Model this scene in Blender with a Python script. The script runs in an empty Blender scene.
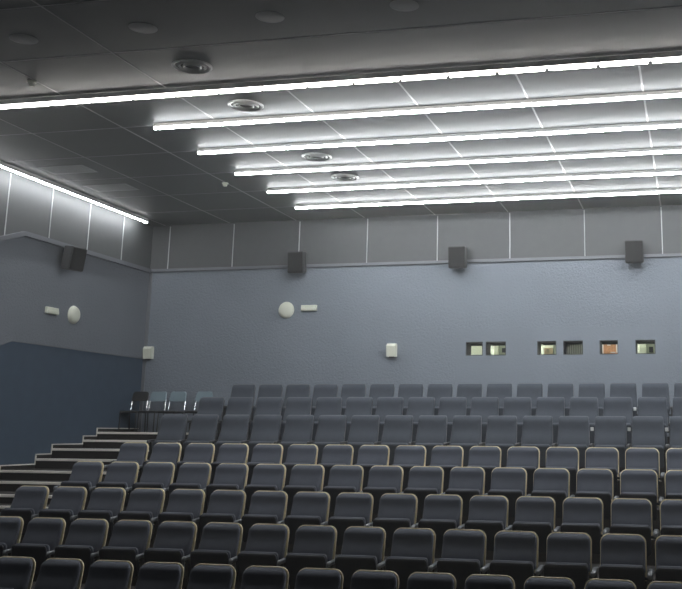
import bpy, bmesh, math, random
from mathutils import Vector, Matrix
random.seed(4)
C = bpy.data.collections.new('auditorium'); bpy.context.scene.collection.children.link(C)
PI = math.pi
DZ = 2.32                      # camera height above the lowest floor level

# ---------------------------------------------------------------- materials
def mat(name, col, rough=0.6, metal=0.0, bump=0.0, bscale=60.0, var=0.0, vscale=6.0, spec=0.5, sheen=0.0, noise_detail=3.0):
    m = bpy.data.materials.new(name); m.use_nodes = True
    nt = m.node_tree; b = nt.nodes['Principled BSDF']
    b.inputs['Base Color'].default_value = (*col, 1); b.inputs['Roughness'].default_value = rough
    b.inputs['Metallic'].default_value = metal; b.inputs['Specular IOR Level'].default_value = spec
    if sheen:
        b.inputs['Sheen Weight'].default_value = sheen; b.inputs['Sheen Roughness'].default_value = 0.4
    tc = nt.nodes.new('ShaderNodeTexCoord')
    if bump:
        n = nt.nodes.new('ShaderNodeTexNoise'); n.inputs['Scale'].default_value = bscale; n.inputs['Detail'].default_value = noise_detail
        nt.links.new(tc.outputs['Object'], n.inputs['Vector'])
        bp = nt.nodes.new('ShaderNodeBump'); bp.inputs['Strength'].default_value = bump; bp.inputs['Distance'].default_value = 0.02
        nt.links.new(n.outputs['Fac'], bp.inputs['Height']); nt.links.new(bp.outputs['Normal'], b.inputs['Normal'])
    if var:
        n2 = nt.nodes.new('ShaderNodeTexNoise'); n2.inputs['Scale'].default_value = vscale; n2.inputs['Detail'].default_value = 4
        nt.links.new(tc.outputs['Object'], n2.inputs['Vector'])
        mx = nt.nodes.new('ShaderNodeMixRGB'); mx.inputs['Color1'].default_value = (*[c*(1-var) for c in col], 1)
        mx.inputs['Color2'].default_value = (*[min(1, c*(1+var)) for c in col], 1)
        nt.links.new(n2.outputs['Fac'], mx.inputs['Fac']); nt.links.new(mx.outputs['Color'], b.inputs['Base Color'])
    return m
def emit(name, col, s):
    m = bpy.data.materials.new(name); m.use_nodes = True; nt = m.node_tree
    nt.nodes.remove(nt.nodes['Principled BSDF'])
    e = nt.nodes.new('ShaderNodeEmission'); e.inputs['Color'].default_value = (*col, 1); e.inputs['Strength'].default_value = s
    nt.links.new(e.outputs[0], nt.nodes['Material Output'].inputs['Surface']); return m
M = {}
M['fabric'] = mat('charcoal_blue_fabric', (.072, .082, .106), .85, bump=.25, bscale=350, var=.12, vscale=14, spec=.25, sheen=.25)
M['fabric_high'] = mat('slate_blue_fabric', (.062, .072, .090), .85, bump=.25, bscale=350, var=.12, vscale=14, spec=.25, sheen=.3)
M['wood_rim'] = mat('beige_plywood', (.96, .80, .53), .45, var=.12, vscale=40)
M['pan_shell'] = mat('black_plastic', (.018, .021, .032), .42, bump=.05, bscale=200)
M['frame'] = mat('dark_metal_frame', (.015, .014, .015), .5, metal=.0)
M['arm'] = mat('grey_armrest_plastic', (.10, .11, .125), .35)
M['arm_dark'] = mat('dark_armrest', (.03, .03, .034), .4)
M['tag'] = mat('white_tag', (.8, .82, .82), .5)
M['carpet'] = mat('dark_brown_carpet', (.020, .017, .016), .95, bump=.4, bscale=250, var=.3, vscale=30)
M['nosing'] = mat('aluminium_nosing', (.88, .84, .78), .35, metal=.1)
M['stair_edge'] = mat('pale_edge_trim', (.75, .72, .66), .5)
M['ceiling'] = mat('dark_grey_ceiling_panel', (.050, .055, .056), .5, var=.08, vscale=3, bump=.02, bscale=80)
M['ceil_seam'] = mat('ceiling_seam_metal', (.30, .30, .30), .3, metal=.4)
M['upper'] = mat('grey_upper_panel', (.077, .082, .085), .6, var=.1, vscale=8, bump=.08, bscale=90)
M['seam'] = mat('pale_seam_strip', (.42, .44, .45), .45, metal=.1)
M['housing'] = mat('white_fixture_metal', (.75, .75, .74), .4)
M['ledge'] = mat('grey_ledge', (.15, .16, .18), .5)
M['wainscot'] = mat('navy_wall_cloth', (.050, .076, .112), .75, var=.14, vscale=5, bump=.1, bscale=150)
M['front'] = mat('dark_front_wall', (.05, .05, .055), .8)
M['white_plastic'] = mat('cream_white_plastic', (.70, .72, .62), .45)
M['speaker'] = mat('speaker_cabinet', (.045, .046, .048), .6, bump=.1, bscale=300)
M['speaker_grille'] = mat('speaker_grille_cloth', (.004, .004, .004), .7, bump=.3, bscale=500)
M['vent'] = mat('grey_vent_metal', (.34, .35, .35), .5)
M['vent_ring'] = mat('pale_vent_ring', (.36, .37, .36), .3, metal=.3)
M['vent_dark'] = mat('dark_vent_core', (.03, .03, .03), .6)
M['chair_blue'] = mat('blue_grey_chair_cloth', (.20, .27, .31), .7, bump=.1, bscale=200)
M['chair_black'] = mat('black_chair_cloth', (.018, .018, .02), .7)
M['chrome'] = mat('chrome_tube', (.85, .86, .88), .15, metal=1.0)
M['window_frame'] = mat('dark_window_reveal', (.045, .047, .052), .7)
M['booth'] = mat('booth_wall_paint', (.16, .18, .15), .8)
M['cream'] = mat('cream_paint', (.85, .85, .62), .5)
M['olive'] = mat('olive_grey_paint', (.28, .30, .20), .6)
M['orange'] = mat('orange_brown_board', (.62, .28, .12), .6, var=.5, vscale=22)
M['pinkwhite'] = mat('pale_paper', (.85, .75, .68), .6)
M['brown'] = mat('brown_cardboard', (.42, .32, .18), .7)
M['black'] = mat('matt_black', (.01, .01, .01), .6)
M['shutter'] = mat('dark_shutter', (.03, .034, .040), .5)
M['light'] = emit('lit_white_tube', (.955, .985, 1.0), 44)
M['light_row'] = emit('lit_warm_tube', (1.0, .965, .92), 30)
M['light_cove'] = emit('lit_cove_tube', (.97, .99, 1.0), 46)
M['booth_lamp'] = emit('booth_lamp', (1, .97, .85), 115)

def stucco(name, col, smooth_box=None):
    m = mat(name, col, .8, var=.10, vscale=1.2, spec=.3)
    nt = m.node_tree; b = nt.nodes['Principled BSDF']
    tc = nt.nodes.new('ShaderNodeTexCoord')
    n = nt.nodes.new('ShaderNodeTexNoise'); n.inputs['Scale'].default_value = 26; n.inputs['Detail'].default_value = 5; n.inputs['Roughness'].default_value = .65
    nt.links.new(tc.outputs['Object'], n.inputs['Vector'])
    bp = nt.nodes.new('ShaderNodeBump'); bp.inputs['Distance'].default_value = .04; bp.inputs['Strength'].default_value = .5
    nt.links.new(n.outputs['Fac'], bp.inputs['Height']); nt.links.new(bp.outputs['Normal'], b.inputs['Normal'])
    if smooth_box:
        x0, x1, z1 = smooth_box
        sp = nt.nodes.new('ShaderNodeSeparateXYZ'); nt.links.new(tc.outputs['Object'], sp.inputs[0])
        def cmp(out, op, v):
            q = nt.nodes.new('ShaderNodeMath'); q.operation = op; nt.links.new(out, q.inputs[0]); q.inputs[1].default_value = v; return q.outputs[0]
        a = cmp(sp.outputs['X'], 'GREATER_THAN', x0); bb = cmp(sp.outputs['X'], 'LESS_THAN', x1); c = cmp(sp.outputs['Z'], 'LESS_THAN', z1)
        def mul(p, q):
            k = nt.nodes.new('ShaderNodeMath'); k.operation = 'MULTIPLY'; nt.links.new(p, k.inputs[0]); nt.links.new(q, k.inputs[1]); return k.outputs[0]
        mm = mul(mul(a, bb), c)
        k = nt.nodes.new('ShaderNodeMath'); k.operation = 'MULTIPLY_ADD'; nt.links.new(mm, k.inputs[0]); k.inputs[1].default_value = -.32; k.inputs[2].default_value = .5
        nt.links.new(k.outputs[0], bp.inputs['Strength'])
    return m
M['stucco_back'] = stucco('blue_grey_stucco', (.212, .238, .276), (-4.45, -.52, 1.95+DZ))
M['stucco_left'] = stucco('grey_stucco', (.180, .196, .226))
M['glass'] = bpy.data.materials.new('window_glass'); M['glass'].use_nodes = True
_b = M['glass'].node_tree.nodes['Principled BSDF']; _b.inputs['Transmission Weight'].default_value = 1; _b.inputs['Roughness'].default_value = 0.0
_b.inputs['IOR'].default_value = 1.05; _b.inputs['Base Color'].default_value = (.95, .97, .96, 1)

# ---------------------------------------------------------------- mesh helpers
def box(bm, x0, x1, y0, y1, z0, z1, bevel=0.0, seg=2):
    vs = [bm.verts.new(p) for p in ((x0,y0,z0),(x1,y0,z0),(x1,y1,z0),(x0,y1,z0),(x0,y0,z1),(x1,y0,z1),(x1,y1,z1),(x0,y1,z1))]
    fs = [bm.faces.new([vs[i] for i in f]) for f in ((0,3,2,1),(4,5,6,7),(0,1,5,4),(1,2,6,5),(2,3,7,6),(3,0,4,7))]
    if bevel:
        es = list({e for f in fs for e in f.edges})
        bmesh.ops.bevel(bm, geom=es, offset=bevel, segments=seg, affect='EDGES', profile=.5)
def loft(bm, rings, cap=True):
    """rings: list of equal-length point lists."""
    R = [[bm.verts.new(p) for p in r] for r in rings]; n = len(R[0])
    for a, b in zip(R, R[1:]):
        for i in range(n):
            bm.faces.new((a[i], a[(i+1) % n], b[(i+1) % n], b[i]))
    if cap:
        bm.faces.new(list(reversed(R[0]))); bm.faces.new(R[-1])
def sect(w, t, xc, yc, z, n=5.0, seg=28):
    """super-elliptic horizontal cross-section of half-width w and thickness t."""
    out = []
    for i in range(seg):
        a = 2*PI*(i+.5)/seg; c, s = math.cos(a), math.sin(a)
        out.append((xc + w*math.copysign(abs(c)**(2/n), c), yc + t/2*math.copysign(abs(s)**(2/n), s), z))
    return out
def tube(bm, pts, r, seg=8):
    pts = [Vector(p) for p in pts]; rings = []
    for i, p in enumerate(pts):
        d = (pts[min(i+1, len(pts)-1)] - pts[max(i-1, 0)]).normalized()
        a = d.orthogonal().normalized() if abs(d.z) > .9 else d.cross(Vector((0,0,1))).normalized()
        b = d.cross(a).normalized()
        rings.append([p + r*(math.cos(2*PI*k/seg)*a + math.sin(2*PI*k/seg)*b) for k in range(seg)])
    loft(bm, rings)
def lathe(bm, prof, seg=32, M4=None):
    rings = [[(r*math.cos(2*PI*k/seg), r*math.sin(2*PI*k/seg), z) for k in range(seg)] for r, z in prof]
    if M4: rings = [[M4 @ Vector(p) for p in r] for r in rings]
    loft(bm, rings)
def obj(name, bm, m, parent=None, smooth=False, loc=None):
    bmesh.ops.recalc_face_normals(bm, faces=bm.faces)
    me = bpy.data.meshes.new(name); bm.to_mesh(me); bm.free()
    me.materials.append(M[m] if isinstance(m, str) else m)
    if smooth:
        for p in me.polygons: p.use_smooth = True
        me.set_sharp_from_angle(angle=math.radians(50))
    o = bpy.data.objects.new(name, me); C.objects.link(o)
    if parent: o.parent = parent
    if loc: o.location = loc
    return o
def tag(o, label, cat, group=None):
    o['label'] = label; o['category'] = cat
    if group: o['group'] = group
    return o
def thing(name, label, cat, loc=(0,0,0), group=None, rz=0):
    o = bpy.data.objects.new(name, None); C.objects.link(o); o.location = loc; o.rotation_euler = (0,0,rz)
    o.empty_display_size = .1
    return tag(o, label, cat, group)
def struct(name, bm, m, parent=None):
    o = obj(name, bm, m, parent)
    if not parent: o['kind'] = 'structure'
    return o
def B(*a, **k):
    bm = bmesh.new(); box(bm, *a, **k); return bm

# ---------------------------------------------------------------- room dimensions
H = 4.173+DZ; ZC = H + .05; K = (4.173+.05)/4.173
XW = -11.03; XR = 11.03; YB = 18.91; YF = -4.0
ZL = 3.24+DZ; ZW = 1.44+DZ; YK = 14.73; SL = .34      # ledge height, wainscot height, kink where both run down with the steps
FL = {'I': 0.0, 'H': -2.04+DZ, 'G': -1.76+DZ, 'F': -1.48+DZ, 'E': -1.197+DZ, 'D': -.946+DZ, 'C': -.65+DZ, 'B': -.325+DZ, 'A': -.04+DZ}
YR = {'H': 9.577, 'G': 10.815, 'F': 12.03, 'E': 13.207, 'D': 14.42, 'C': 15.549, 'B': 16.80, 'A': 18.06}
NOSE = {'H': 8.72, 'G': 9.95, 'F': 11.15, 'E': 12.35, 'D': 13.55, 'C': 14.75, 'B': 16.08, 'A': 17.43}
XS = -8.76                     # where the terraces end and the side stairs begin

# terraced floor (one continuous concrete and carpet structure)
bm = bmesh.new()
box(bm, XW, XR, YF, YB, -.3, 0.0)
for k in 'HGFEDCBA':
    z0 = 0
    box(bm, XS, XR, NOSE[k], YB, -.02, FL[k])
struct('floor', bm, 'carpet')

# ceiling
struct('ceiling', B(XW-.2, XR+.2, YF, YB+.2, ZC, ZC+.15), 'ceiling')
tn = [0]
def trim(bm, m):
    tn[0] += 1; return struct('trim_%d' % tn[0], bm, m)
for k in range(-3, 13):
    X = (-6.279+1.4496*k)*K
    if XW < X < 1.5: trim(B(X-.012, X+.012, 6.0 if k <= 0 else 11.1, YB, ZC-.0035, ZC+.02, bevel=.003, seg=1), 'ceil_seam')
for k in range(-3, 6):
    Y = (10.93+1.311*k)*K
    trim(B(XW, 1.5 if k < 0 else -7.25, Y-.006, Y+.006, ZC-.002, ZC+.02), 'vent')

# back wall, lower stucco field with the projection-window holes
WIN = [(-4.24,-3.91),(-3.85,-3.46),(-2.86,-2.50),(-2.37,-2.00),(-1.69,-1.35),(-1.03,-.67)]
WZ0, WZ1 = 1.44+DZ, 1.70+DZ
bm = bmesh.new()
xs = sorted([XW, XR] + [v for w in WIN for v in w]); zs = [0, WZ0, WZ1, ZL]
for i in range(len(xs)-1):
    for j in range(3):
        if j == 1 and any(abs(xs[i]-w[0]) < 1e-6 for w in WIN): continue
        bm.faces.new([bm.verts.new(p) for p in ((xs[i],YB,zs[j]),(xs[i+1],YB,zs[j]),(xs[i+1],YB,zs[j+1]),(xs[i],YB,zs[j+1]))])
bmesh.ops.remove_doubles(bm, verts=bm.verts, dist=1e-5)
wb = struct('wall_back', bm, 'stucco_back')
struct('wall_back', B(XW, XR, YB+.0, YB+.1, ZL, ZC), 'upper').name = 'wall_back_upper'
for k in range(9):
    X = -10.63+1.4496*k
    trim(B(X-.010, X+.010, YB-.012, YB+.01, ZL+.05, ZC-.03, bevel=.004, seg=1), 'seam')
trim(B(XW, XR, YB-.05, YB+.02, ZL-.01, ZL+.05, bevel=.006), 'ledge')
trim(B(XW, XW+.07, YB-.025, YB+.02, FL['A'], ZL-.01, bevel=.006), 'ledge')

# left wall: three fields, the joints turn down with the rake in front of the kink
def yz_wall(name, pts, x0, x1, m):
    bm = bmesh.new()
    a = [bm.verts.new((x0, y, z)) for y, z in pts]; b = [bm.verts.new((x1, y, z)) for y, z in pts]; n = len(pts)
    bm.faces.new(a); bm.faces.new(list(reversed(b)))
    for i in range(n): bm.faces.new((a[i], a[(i+1) % n], b[(i+1) % n], b[i]))
    return bm
def low(y, z): return z - SL*max(0, YK-y)
Y0 = 9.5
struct('wall_left', yz_wall('', [(YF,-.3),(YB,-.3),(YB,ZW),(YK,ZW),(Y0,low(Y0,ZW)),(YF,low(Y0,ZW))], XW-.2, XW, 'wainscot'), 'wainscot')
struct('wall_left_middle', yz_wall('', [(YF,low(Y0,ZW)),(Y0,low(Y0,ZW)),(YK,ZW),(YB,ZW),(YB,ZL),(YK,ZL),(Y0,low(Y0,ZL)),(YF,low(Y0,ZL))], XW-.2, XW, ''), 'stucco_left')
struct('wall_left_upper', yz_wall('', [(YF,low(Y0,ZL)),(Y0,low(Y0,ZL)),(YK,ZL),(YB,ZL),(YB,ZC),(YF,ZC)], XW-.2, XW, ''), 'upper')
def rake(z0, z1, x0, x1, m):
    pts = [(YB,z0),(YK,z0),(Y0,low(Y0,z0)),(Y0,low(Y0,z1)),(YK,z1),(YB,z1)]
    return trim(yz_wall('', pts, x0, x1, ''), m)
rake(ZL-.03, ZL+.05, XW-.02, XW+.06, 'ledge')
rake(ZW-.012, ZW+.008, XW-.02, XW+.012, 'ledge')
for k in range(-4, 4):
    Y = 14.27+1.17*k
    trim(B(XW-.01, XW+.012, Y-.010, Y+.010, low(Y, ZL)+.05, ZC-.03, bevel=.004, seg=1), 'seam')
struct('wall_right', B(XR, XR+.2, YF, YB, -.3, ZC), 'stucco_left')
struct('wall_front', B(XW, XR, YF-.2, YF, -.3, ZC), 'front')

# ---------------------------------------------------------------- side stairs
steps = []
ks = 'HGFEDCBA'
prev = 0.0
noses = {'C': (14.75,-.65), 'B': (16.08,-.36), 'A': (17.43,-.07)}
for i, k in enumerate(ks):
    z = FL[k]
    zp = prev
    yh = {'B': 15.65, 'A': 17.0}.get(k, NOSE[k]-.0+.0 - .47)
    if k == 'A': zb = FL['A']-.155
    steps.append((yh, (z+zp)/2)); steps.append((NOSE[k], z)); prev = z
st = thing('aisle_stairs', 'dark carpeted side stairs with pale nosings climbing beside the left navy wall', 'stairs', (XW, 8.2, 0))
for i, (y, z) in enumerate(steps):
    y1 = steps[i+1][0] if i+1 < len(steps) else YB-.004
    zb = steps[i-1][1] if i else 0.0
    s = obj('step', B(0.003, XS-XW, y-8.2, (y1+.0)-8.2, 0.0, z), 'carpet', st)
    xe = XS-XW if i % 2 else XS-XW
    obj('nosing', B(.02, xe, y-8.2-.012, y-8.2+.045, z-.036, z+.004, bevel=.004, seg=1), 'nosing', s)
# skirting following the steps on the wall
bm = bmesh.new(); bc = bmesh.new()
for i, (y, z) in enumerate(steps):
    y1 = steps[i+1][0] if i+1 < len(steps) else YB
    box(bm, XW, XW+.012, y, y1, z-.15, z+.062)
    box(bc, XW, XW+.018, y-.010, y1+.008, z+.062, z+.080)
    zb = (steps[i-1][1] if i else 0)+.062
    box(bc, XW, XW+.018, y-.010, y+.008, zb, z+.080)
struct('baseboard_left', bm, 'carpet')
trim(bc, 'stair_edge')

# ---------------------------------------------------------------- theatre seats
def slab(bm, zs, w, yc, t, n=5.0, seg=28, xc=0):
    loft(bm, [sect(w(z), t(z), xc, yc(z), z, n, seg) for z in zs])
def zlist(z0, z1, r0, r1, mid=8):
    a = [z0 + r0*(1-math.cos(PI/2*i/5)) for i in range(0, 5)] if r0 else [z0]
    b = [z1 - r1*(1-math.sin(PI/2*i/7)) for i in range(1, 8)]
    b[-1] = z1 - 1e-4
    c = [z0+r0 + (z1-r1-z0-r0)*i/mid for i in range(mid+1)]
    return a + c + b
def corner(z, zt, r, e=2.0):
    d = z-(zt-r)
    return 0 if d <= 0 else r*(1-(max(0, 1-(d/r)**e))**(1/e))
def back_profile(z, Ht):
    d = Ht - z                                   # reclined sheet, slightly hollow in the middle
    return -(d*math.tan(math.radians(8)) + .20*d*d)
def sm(t):
    t = max(0, min(1, t)); return t*t*(3-2*t)
def make_seat(kind):
    hi = kind == 'high'
    Ht = .91 if hi else .762
    root = thing('theatre_seat', 'x', 'theatre seat')
    if not hi:
        zb = .40; zt = .752; W2 = .222
        def tc(z): return .07*min(1, (max(0, (zt-z))/.05)**.5+.03)*min(1, .55+(z-zb)/.05) + .044*sm((.645-z)/.17)
        bm = bmesh.new()
        slab(bm, zlist(zb, zt, .02, .075, 12), lambda z: W2-corner(z, zt, .075)-corner(zb+zt-z, zt, .02)*.6,
             lambda z: back_profile(z, Ht)-.008-tc(z)/2, tc, 4.5)
        obj('backrest', bm, 'fabric', root, True)
        bm = bmesh.new()
        slab(bm, zlist(.33, Ht, .02, .085, 12), lambda z: .233-corner(z, Ht, .085), lambda z: back_profile(z, Ht), lambda z: .018, 9)
        s = obj('back_shell', bm, 'wood_rim', root, True); s['label'] = 'beige-edged plywood back shell'
    else:
        zb = .42; zt = Ht
        def wd(z): return .225 + .020*(zt-z)/(zt-zb) - corner(z, zt, .035) - corner(zb+zt-z, zt, .02)*.5
        def tc(z): return .075*min(1, (max(0, (zt-z))/.07)**.5+.03) + .045*sm((.72-z)/.20)
        bm = bmesh.new()
        slab(bm, zlist(zb, zt, .02, .035, 14), wd, lambda z: back_profile(z, Ht)*.9-.008-tc(z)/2, tc, 4.5)
        obj('backrest', bm, 'fabric_high', root, True)
        bm = bmesh.new()
        slab(bm, zlist(.36, Ht-.03, .02, .04, 12), lambda z: .225-corner(z, Ht-.03, .04), lambda z: back_profile(z, Ht)*.9, lambda z: .018, 9)
        obj('back_shell', bm, 'pan_shell', root, True)
    # tipped-up seat: cushion behind, hard shell towards the front
    pt = .498 if not hi else .49
    def py(z): return -.255-(z-.30)*.28
    bm = bmesh.new()
    slab(bm, zlist(.19, pt, .04, .05, 6), lambda z: .218-corner(z, pt, .045)*.6-corner(.19+pt-z, pt, .04)*.6, lambda z: py(z)+.035,
         lambda z: .075*min(1, (max(0, pt-z)/.035)**.5+.05), 4)
    sc = obj('seat_cushion', bm, 'fabric' if not hi else 'fabric_high', root, True)
    bm = bmesh.new()
    slab(bm, zlist(.17, pt-.012, .04, .05, 6), lambda z: .224-corner(z, pt-.012, .05)*.7-corner(.17+pt-z, pt, .04)*.6, lambda z: py(z)-.018,
         lambda z: .045*min(1, (max(0, pt-.012-z)/.03)**.5+.05), 4)
    obj('seat_shell', bm, 'pan_shell' if not hi else 'fabric_high', root, True)
    def arm(x):
        bm = bmesh.new(); za = .430 if not hi else .50; w = .026
        # armrest seen from the front: rounded pad lofted along y
        rings = []
        for y, dz, sw in ((-.375,-.022,.55),(-.368,-.010,.8),(-.35,0,1),(-.20,.006,1),(-.06,.010,1),(-.03,.008,.95)):
            rings.append([(x+sw*w*math.copysign(abs(math.cos(a))**.5, math.cos(a)), y, za+dz-.02+.02*sw*math.copysign(abs(math.sin(a))**.5, math.sin(a)))
                          for a in [2*PI*(i+.5)/16 for i in range(16)]])
        loft(bm, rings)
        a = obj('armrest', bm, 'arm' if not hi else 'arm_dark', root, True)
        bm = bmesh.new()
        loft(bm, [[(x-.016,-.28,z),(x+.016,-.28,z),(x+.016,-.08+.0*z,z),(x-.016,-.08,z)] if z > .06 else
                  [(x-.02,-.30,z),(x+.02,-.30,z),(x+.02,-.06,z),(x-.02,-.06,z)] for z in (0.0,.05,.061,.2,za-.035)])
        box(bm, x-.027, x+.027, -.32, -.04, 0, .012)
        box(bm, x-.012, x+.012, -.14, -.02, .30, .40)
        obj('side_support', bm, 'frame', root)
    arm(.275)
    bm = bmesh.new()                              # hinge bar carrying the seat between the supports
    box(bm, -.232, .258, -.20, -.16, .345, .375, bevel=.008)
    box(bm, -.12, .12, -.20, -.02, .34, .365, bevel=.004)
    obj('hinge_bar', bm, 'frame', root)
    return root, arm
low_seat, arm_low = make_seat('low'); high_seat, arm_high = make_seat('high')
# loose armrest pair for the aisle end of a row
def end_arm(hi, root):
    src = [c for c in (high_seat if hi else low_seat).children if c.name.split('.')[0] in ('armrest', 'side_support')]
    for c in src:
        d = c.copy(); C.objects.link(d); d.parent = root; d.location = (-.55, 0, 0)
ORD = ['', 'first','second','third','fourth','fifth','sixth','seventh','eighth','ninth','tenth','eleventh','twelfth','thirteenth','fourteenth','fifteenth','sixteenth','seventeenth','eighteenth','nineteenth','twentieth','twenty-first','twenty-second']
ROWTXT = {'H': 'the frontmost row at the photo bottom', 'G': 'the second row from the front', 'F': 'the third row from the front', 'E': 'the fourth row from the front',
          'D': 'the fifth row, last with tan edges', 'C': 'the lowest of the three high-backed rows', 'B': 'the middle high-backed row', 'A': 'the rearmost row before the back wall'}
X0 = {'H': -6.302, 'G': -7.368, 'F': -8.452, 'E': -8.423, 'D': -8.435, 'C': -8.394, 'B': -8.37, 'A': -8.361}
START = {'H': -1, 'G': -1}
STOP = 1.15
used = {'low': False, 'high': False}
for k in 'HGFEDCBA':
    hi = k in 'ABC'; src = high_seat if hi else low_seat
    j = START.get(k, 0); n = 0
    while X0[k] + .55*j < (STOP if k not in 'H' else .9):
        n += 1; x = X0[k] + .55*j
        kk = 'high' if hi else 'low'
        if not used[kk]: r = src; used[kk] = True
        else:
            r = src.copy(); C.objects.link(r)
            for ch in src.children:
                c = ch.copy(); C.objects.link(c); c.parent = r
        r.location = (x, YR[k], FL[k])
        r['label'] = ('high-backed slate seat, ' if hi else 'low-backed dark theatre seat, ') + ORD[n] + ' from the left in ' + ROWTXT[k]
        r['group'] = 'seats in ' + ROWTXT[k]
        r['_first'] = 1 if (n == 1 and k not in 'HG') else 0
        r['_tag'] = 1 if (k == 'C' and n in (13, 14, 15)) or (k == 'B' and n == 14) else 0
        j += 1
for r in list(C.objects):
    if r.type == 'EMPTY' and '_first' in r:
        hi = 'high-backed slate' in r['label']
        if r['_first']: r['_do'] = 1
for r in list(C.objects):
    if r.type == 'EMPTY' and r.get('_do'): end_arm('high-backed slate' in r['label'], r)
    if r.type == 'EMPTY' and r.get('_tag'):
        t = obj('number_tag', B(.246, .294, -.065, -.05, .69, .745, bevel=.004, seg=1), 'tag', r); t['label'] = 'small white tag beside the backrest'
for r in list(C.objects):
    for q in ('_first', '_tag', '_do'):
        if q in r: del r[q]

# ---------------------------------------------------------------- ceiling light strips
def strip(bm, x0, x1, y, r, seg=14):
    """rounded tube along x with domed ends"""
    rings = []
    for t in (0, .3, .7, 1): 
        a = t*PI/2; rings.append((x0 + r*(1-math.sin(a)), r*math.sin(a)+1e-4))
    rings += [(x1 - (c-x0), q) for c, q in reversed(rings)]
    loft(bm, [[(x, y + q*math.cos(2*PI*k/seg), q*math.sin(2*PI*k/seg)) for k in range(seg)] for x, q in rings])
names5 = ['foremost', 'second', 'middle', 'fourth', 'rearmost']
for k in range(2, 7):
    y = 11.0155+1.311*(k-1)
    t = thing('ceiling_light', 'thin white ceiling strip light, ' + names5[k-2] + ' of five that stop short of the wall', 'ceiling light', (0, y, H), 'thin strip lights across the ceiling')
    bm = bmesh.new(); box(bm, -7.285, 7.285, -.034, -.031, .000, .049); box(bm, -7.285, 7.285, .031, .034, .001, .049); box(bm, -7.285, 7.285, -.031, .031, .034, .049)  # channel sides shaped to shield the ceiling from the tube
    obj('housing', bm, 'housing', t)
    bm = bmesh.new(); strip(bm, -7.282, 7.28, 0, .032); obj('diffuser', bm, 'light', t, True)
t = thing('ceiling_light_row', 'broad row of glowing tubes end to end, nearest and widest line on the ceiling', 'ceiling light', (0, 11.0155, H))
bm = bmesh.new(); box(bm, -10.95, 8.6, -.062, -.057, -.020, .049); box(bm, -10.95, 8.6, .057, .062, -.002, .049)  # side plates lowered to block the tubes' direct light on the ceiling
obj('housing', bm, 'housing', t)
k = -3
while -8.631+.5918*k < 7.2:
    x = -8.631+.5918*k
    if x > -10.99:
        bm = bmesh.new(); strip(bm, x+.026, x+.566, 0, .052); obj('tube', bm, 'light_row', t, True)
    k += 1
t = thing('wall_wash_light', 'bright strip light running along the top of the left wall', 'wall light', (-10.81, 0, H))
bm = bmesh.new(); box(bm, -.034, -.031, 7.0, 18.24, .008, .049); box(bm, .031, .034, 7.0, 18.24, -.013, .049); box(bm, -.04, .04, 18.235, 18.25, -.045, .049)  # end cap and side lips added to keep light off back wall and ceiling
obj('housing', bm, 'housing', t)
y = 18.23
while y > 7.5:
    bm = bmesh.new(); strip(bm, 0, 1.16, 0, .030)
    bmesh.ops.rotate(bm, verts=bm.verts, matrix=Matrix.Rotation(PI/2, 3, 'Z'))
    bmesh.ops.translate(bm, verts=bm.verts, vec=(0, y-1.16, 0)); obj('tube', bm, 'light_cove', t, True); y -= 1.17

# ---------------------------------------------------------------- ceiling fittings
def cz(x, y): return (x*K, y*K, ZC)
for (x, y), w in zip([(-7.01,9.05),(-5.56,9.03),(-4.12,9.03),(-2.68,9.03)], ['leftmost', 'second from left', 'third from left', 'rightmost']):
    t = thing('ceiling_speaker', 'round grey disc in the dark front ceiling, ' + w + ' of four', 'ceiling speaker', cz(x, y), 'round discs in the front ceiling')
    bm = bmesh.new(); lathe(bm, [(.142,.0),(.142,-.002),(.12,-.004),(.001,-.005)]); obj('grille', bm, 'vent', t, True)
    bm = bmesh.new(); lathe(bm, [(.150,.002),(.150,-.003),(.134,-.004),(.134,.002)]); obj('rim', bm, 'vent', t, True)
for (x, y), w, m in zip([(-5.59,10.18),(-5.59,11.65),(-5.58,14.21),(-5.58,15.52)],
        ['dim and unlit in front of the tube row', 'just behind the broad tube row', 'between the third and fourth thin strips', 'nearest the back wall'], ['vent','vent_ring','vent_ring','vent_ring']):
    t = thing('air_diffuser', 'round ringed ceiling air diffuser, ' + w, 'air diffuser', cz(x, y), 'round ceiling air diffusers')
    for r0, r1, z in ((.235,.195,-.008),(.17,.135,-.012),(.11,.08,-.016)):
        bm = bmesh.new()
        rings = [[(r*math.cos(2*PI*q/36), r*math.sin(2*PI*q/36), zz) for q in range(36)] for r, zz in ((r0,.0),(r0,z),(r0-.012,z-.012),(r1+.008,z-.008),(r1,.0))]
        loft(bm, rings + [rings[0]], cap=False); obj('ring', bm, m, t, True)
    bm = bmesh.new(); lathe(bm, [(.235,.0),(.235,-.003),(.001,-.003)]); obj('back_plate', bm, 'vent_dark', t)
for (x, y), w in zip([(-7.78,10.27),(-7.75,15.52)], ['in front of the broad tube row', 'left of the thin strip lights']):
    t = thing('smoke_detector', 'small round white smoke detector on the ceiling, ' + w, 'smoke detector', cz(x, y), 'ceiling smoke detectors')
    bm = bmesh.new(); lathe(bm, [(.055,.0),(.055,-.018),(.050,-.022),(.001,-.022)]); obj('base', bm, 'white_plastic', t, True)
    bm = bmesh.new(); lathe(bm, [(.036,-.02),(.038,-.05),(.026,-.062),(.001,-.064)]); obj('sensor_head', bm, 'white_plastic', t, True)
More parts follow.
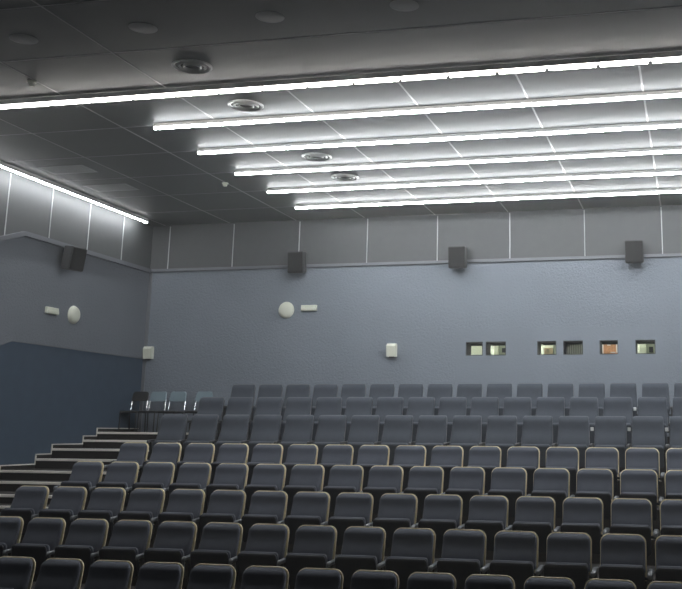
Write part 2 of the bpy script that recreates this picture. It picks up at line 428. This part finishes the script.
for (x, y), w in zip([(-9.89,14.18),(-9.88,15.45)], ['the nearer one', 'the farther one']):
    t = thing('ceiling_vent', 'square grey ceiling vent beside the left wall light, ' + w + ' of two', 'vent', cz(x, y), 'square vents beside the left light')
    bm = bmesh.new(); box(bm, -.42,.42,-.24,.24,-.005,.0, bevel=.002, seg=1); obj('frame', bm, 'vent', t)
    bm = bmesh.new()
    for q in range(11): box(bm, -.36, .36, -.19+q*.036, -.172+q*.036, -.008, -.004)
    obj('louvre', bm, 'vent', t)

# ---------------------------------------------------------------- wall fittings
def speaker(loc, rz, label, tilt=0.12):
    t = thing('wall_speaker', label, 'speaker', loc, 'wall loudspeakers', rz)
    R = Matrix.Rotation(tilt, 3, 'X')
    def turned(bm):
        bmesh.ops.rotate(bm, verts=bm.verts, matrix=R); return bm
    bm = bmesh.new()
    loft(bm, [[(-.17,-.12,z),(.17,-.12,z),(.145,.12,z),(-.145,.12,z)] for z in (-.21,.21)])
    bmesh.ops.bevel(bm, geom=bm.edges[:], offset=.012, segments=2, affect='EDGES')
    obj('cabinet', turned(bm), 'speaker', t, True)
    obj('grille', turned(B(-.155,.155,-.135,-.118,-.195,.195, bevel=.006)), 'speaker_grille', t)
    bm = bmesh.new(); box(bm, -.03,.03,.10,.21,-.03,.03); box(bm, -.06,.06,.20,.213,-.09,.09); obj('bracket', bm, 'frame', t)
for x, w in ((-7.66, 'left'), (-4.36, 'middle'), (-.99, 'right')):
    speaker((x, YB-.214, 3.31+DZ), 0, w + ' of the three dark loudspeakers on the back wall ledge')
speaker((-10.79, 15.86, 3.00+DZ), PI/2-.22, 'dark loudspeaker angled out from the left wall below the ledge', tilt=.16)

def dome(loc, M3, label):
    t = thing('round_wall_lamp', label, 'wall lamp', loc, 'round wall lamps')
    bm = bmesh.new(); lathe(bm, [(.165,0),(.168,.012),(.155,.03)], M4=M3.to_4x4()); obj('base', bm, 'white_plastic', t, True)
    bm = bmesh.new(); lathe(bm, [(.155,.02),(.152,.04),(.135,.062),(.10,.08),(.055,.09),(.001,.093)], M4=M3.to_4x4()); obj('cover', bm, 'white_plastic', t, True)
RB = Matrix.Rotation(PI/2, 3, 'X'); RL = Matrix.Rotation(PI/2, 3, 'Y')
dome((-7.94, YB+.003, 2.38+DZ), RB, 'round cream wall lamp on the back wall under the left loudspeaker')
dome((XW, 16.36, 2.05+DZ), RL, 'round cream wall lamp on the left wall beside the rectangular light')
def emergency(loc, rz, label):
    t = thing('emergency_light', label, 'emergency light', loc, 'rectangular wall lights', rz)
    obj('body', B(-.165,.165,-.055,0,-.06,.06, bevel=.008), 'white_plastic', t)
    obj('diffuser', B(-.155,.155,-.072,-.054,-.052,.0, bevel=.006), 'white_plastic', t)
emergency((-7.45, YB+.003, 2.41+DZ), 0, 'small rectangular cream light right of the round lamp on the back wall')
emergency((XW, 15.69, 2.045+DZ), PI/2, 'small rectangular cream light on the left wall beside the round lamp')
for x, w in ((-5.70, 'under the back wall between two loudspeakers'), (-10.90, 'in the back left corner')):
    lab = 'small cream box on the lower back wall, standing alone above the seats' if x > -9 else 'small cream box on the back wall right in the left corner'
    t = thing('wall_box', lab, 'wall box', (x, YB, 1.55+DZ), 'cream wall boxes')
    bm = bmesh.new()
    loft(bm, [[(-.095,-.09,-.12),(.095,-.09,-.12),(.095,0,-.12),(-.095,0,-.12)], [(-.095,-.12,.08),(.095,-.12,.08),(.095,0,.08),(-.095,0,.08)], [(-.09,-.08,.13),(.09,-.08,.13),(.09,0,.13),(-.09,0,.13)]])
    obj('housing', bm, 'white_plastic', t)
    obj('socket', B(-.05,.05,-.07,-.01,-.145,-.12), 'arm_dark', t)

# ---------------------------------------------------------------- projection windows and booth
TD = .42
for i, (x0, x1) in enumerate(WIN):
    bm = bmesh.new()
    th = .012
    box(bm, x0-.0, x0+th, YB-.004, YB+TD, WZ0, WZ1); box(bm, x1-th, x1, YB-.004, YB+TD, WZ0, WZ1)
    box(bm, x0+th, x1-th, YB-.004, YB+TD, WZ0, WZ0+th); box(bm, x0+th, x1-th, YB-.004, YB+TD, WZ1-th, WZ1)
    struct('window_%d' % (i+1), bm, 'window_frame')
    w = C.objects['window_%d' % (i+1)]
    obj('pane', B(x0+th, x1-th, YB+TD-.03, YB+TD-.024, WZ0+th, WZ1-th), 'glass', w)
    bm = bmesh.new(); box(bm, x0+th, x1-th, YB+TD-.02, YB+TD, WZ1-.045, WZ1-th); box(bm, x0+th, x1-th, YB+TD-.02, YB+TD, WZ0+th, WZ0+.03); obj('inner_frame', bm, 'window_frame', w)
    if i == 3: 
        bm = bmesh.new()
        for q in range(8): box(bm, x0+th+.042*q, x0+th+.042*q+.036, YB+TD-.06, YB+TD-.045, WZ0+th, WZ1-th)
        obj('shutter', bm, 'shutter', w)
# booth shell behind the wall
YB2 = 20.9
struct('wall_booth_back', B(-6, .6, YB2, YB2+.1, DZ+.5, DZ+3), 'booth')
struct('wall_booth_left', B(-6.1, -6, YB+TD+.01, YB2, DZ+.5, DZ+3), 'booth')
struct('wall_booth_right', B(.6, .7, YB+TD+.01, YB2, DZ+.5, DZ+3), 'booth')
struct('floor_booth', B(-6.1, .7, YB+TD+.01, YB2+.1, DZ+.4, DZ+.5), 'booth')
struct('ceiling_booth', B(-6.1, .7, YB+TD+.01, YB2+.1, DZ+3, DZ+3.1), 'booth')
t = thing('booth_lamp', 'glowing lamp inside the projection booth ceiling', 'ceiling light', (-2.7, 19.9, DZ+3.0))
obj('diffuser', B(-2.4,2.4,-.15,.15,-.035,-.003), 'booth_lamp', t)
def booth_thing(name, label, cat, x0, x1, z0, z1, m, y=19.75, d=.25, parts=()):
    t = thing(name, label, cat, ((x0+x1)/2, y, z0+DZ))
    w = (x1-x0)/2; h = z1-z0
    obj('body', B(-w, w, 0, d, 0, h, bevel=.008), m, t)
    for nm, (a, b, c, e), mm in parts:
        obj(nm, B(-w+2*w*a, -w+2*w*b, -.012, .001, h*c, h*e, bevel=.002, seg=1), mm, t)
P = lambda px, y: px                                    # (kept plain: positions below are metres in the booth)
booth_thing('booth_cabinet', 'cream cabinet seen through the leftmost projection window', 'cabinet', -4.315, -3.98, .5, 1.95, 'cream', parts=[('door', (.05,.95,.03,.97), 'cream')])
booth_thing('booth_cabinet', 'narrow cream cabinet seen through the second projection window from the left', 'cabinet', -3.858, -3.768, .5, 1.95, 'cream', parts=[('door', (.08,.92,.03,.97), 'cream')])
booth_thing('booth_rack', 'olive equipment rack seen through the second projection window', 'rack', -3.762, -3.58, .5, 1.95, 'olive', parts=[('panel', (.38,.95,.73,.79), 'black')])
booth_thing('booth_projector', 'white and brown projector seen through the third projection window', 'projector', -2.855, -2.677, 1.50, 1.70, 'cream',
            parts=[('lower_panel', (0,1,0,.68), 'brown'), ('lens', (.3,.55,.3,.6), 'olive')])
booth_thing('booth_rack', 'olive rack seen beside the projector in the third projection window', 'rack', -2.67, -2.52, .5, 1.95, 'olive', parts=[('panel', (.1,.9,.02,.5), 'black')])
booth_thing('booth_pedestal', 'brown pedestal under the booth projector', 'stand', -2.855, -2.677, .5, 1.498, 'brown', parts=[('door', (.1,.9,.1,.9), 'brown')])
booth_thing('notice_board', 'orange-brown notice board seen through the fifth projection window', 'notice board', -1.711, -1.40, 1.42, 1.74, 'orange', d=.03,
            parts=[('paper', (0,.06,.15,.85), 'pinkwhite'), ('paper', (.84,.92,.35,.85), 'pinkwhite'), ('paper', (.3,.5,.78,.86), 'pinkwhite'), ('paper', (.5,.8,.34,.40), 'pinkwhite')])
nb = next(o for o in C.objects if o.name == 'notice_board')
for sx in (-.12, .12): obj('post', B(sx-.015, sx+.015, .03, .05, -.92, .30), 'frame', nb)
booth_thing('booth_cabinet', 'cream cabinet seen through the rightmost projection window', 'cabinet', -1.016, -.879, .5, 1.95, 'cream', parts=[('door', (.05,.95,.03,.97), 'cream')])
booth_thing('booth_rack', 'grey-green rack with a dark dial seen through the rightmost projection window', 'rack', -.873, -.66, .5, 1.95, 'olive', parts=[('dial', (.25,.60,.71,.785), 'black')])

# ---------------------------------------------------------------- loose stacking chairs on the top landing
def make_chair():
    t = thing('stacking_chair', 'x', 'chair', (0,0,0), 'chairs on the top landing')
    bm = bmesh.new(); box(bm, -.187,.187,-.20,.19,.365,.405, bevel=.015); obj('seat', bm, 'chair_black', t, True)
    bm = bmesh.new()
    zs = zlist(.60, .79, .03, .05, 6)
    slab(bm, zs, lambda z: .182-(z-.60)*.08-corner(z,.79,.05)-corner(1.39-z,.79,.03)*.8, lambda z: .20+(z-.6)*.25, lambda z: .03, 5)
    obj('backrest', bm, 'chair_blue', t, True)
    for s in (-1, 1):
        bm = bmesh.new(); tube(bm, [(s*.165,.10,.385),(s*.170,.165,.40),(s*.172,.19,.45),(s*.170,.205,.56),(s*.165,.225,.64)], .012); f = obj('back_post', bm, 'chrome', t, True); 
        bm = bmesh.new(); tube(bm, [(s*.170,-.18,.38),(s*.172,-.19,.34),(s*.175,-.20,0)], .011); obj('leg', bm, 'frame' , t, True)  # chrome legs coloured dark to stand for the shade under the seat
        bm = bmesh.new(); tube(bm, [(s*.170,.15,.38),(s*.172,.16,.34),(s*.175,.18,0)], .011); obj('leg', bm, 'frame', t, True)
    return t
ch = make_chair()
spots = [(-10.83, 18.34, 'shade-darkened one in the left corner'), (-10.445, 18.36, 'second from the left'), (-10.02, 18.36, 'third from the left'), (-9.45, 18.35, 'rightmost, half hidden by the high seats')]
for i, (x, y, w) in enumerate(spots):
    r = ch
    if i:
        r = ch.copy(); C.objects.link(r)
        for c_ in ch.children:
            d = c_.copy(); C.objects.link(d); d.parent = r
    r.location = (x, y, FL['A']+.006); r['label'] = ('blue-grey stacking chair on the top landing, ' if i else 'shade-darkened stacking chair on the top landing, in the left corner') + (w if i else '')
    if not i: shaded_back = next(c for c in r.children if c.name.startswith('backrest')).data.copy(); shaded_back.materials[0] = M['chair_black']

next(c for c in ch.children if c.name.startswith('backrest')).data = shaded_back  # shade of the corner put into this chair's back colour

# ---------------------------------------------------------------- camera
fpx, yaw, pitch, roll, px, py = 1006.9854, .2214, .2124, .0076, 466.0291, 215.4911
cy, sy, cp, sp, cr, sr = math.cos(yaw), math.sin(yaw), math.cos(pitch), math.sin(pitch), math.cos(roll), math.sin(roll)
fw = Vector((-sy*cp, cy*cp, sp)); rt = Vector((cy, sy, 0)); up = rt.cross(fw)
r2 = cr*rt + sr*up; u2 = -sr*rt + cr*up
cam = bpy.data.cameras.new('camera'); co = bpy.data.objects.new('camera', cam); C.objects.link(co)
co.matrix_world = Matrix(((r2.x,u2.x,-fw.x,0),(r2.y,u2.y,-fw.y,0),(r2.z,u2.z,-fw.z,DZ),(0,0,0,1)))
cam.sensor_fit = 'HORIZONTAL'; cam.sensor_width = 36; cam.lens = fpx/682*36
cam.shift_x = (341-px)/682; cam.shift_y = (py-294.5)/682
cam.clip_start = .05; cam.clip_end = 200
bpy.context.scene.camera = co

w = bpy.data.worlds.new('world'); bpy.context.scene.world = w; w.use_nodes = True
hz = w.node_tree.nodes.new('ShaderNodeVolumeScatter'); hz.inputs['Color'].default_value = (.96, .98, 1, 1); hz.inputs['Density'].default_value = .0032; hz.inputs['Anisotropy'].default_value = .75  # thin room haze added to stand in for lens veil around the lights
w.node_tree.links.new(hz.outputs[0], w.node_tree.nodes['World Output'].inputs['Volume'])
w.node_tree.nodes['Background'].inputs['Color'].default_value = (.0, .0, .0, 1)
vs = bpy.context.scene.view_settings
vs.view_transform = 'Standard'; vs.look = 'None'; vs.gamma = 1; vs.exposure = 0; vs.use_curve_mapping = False
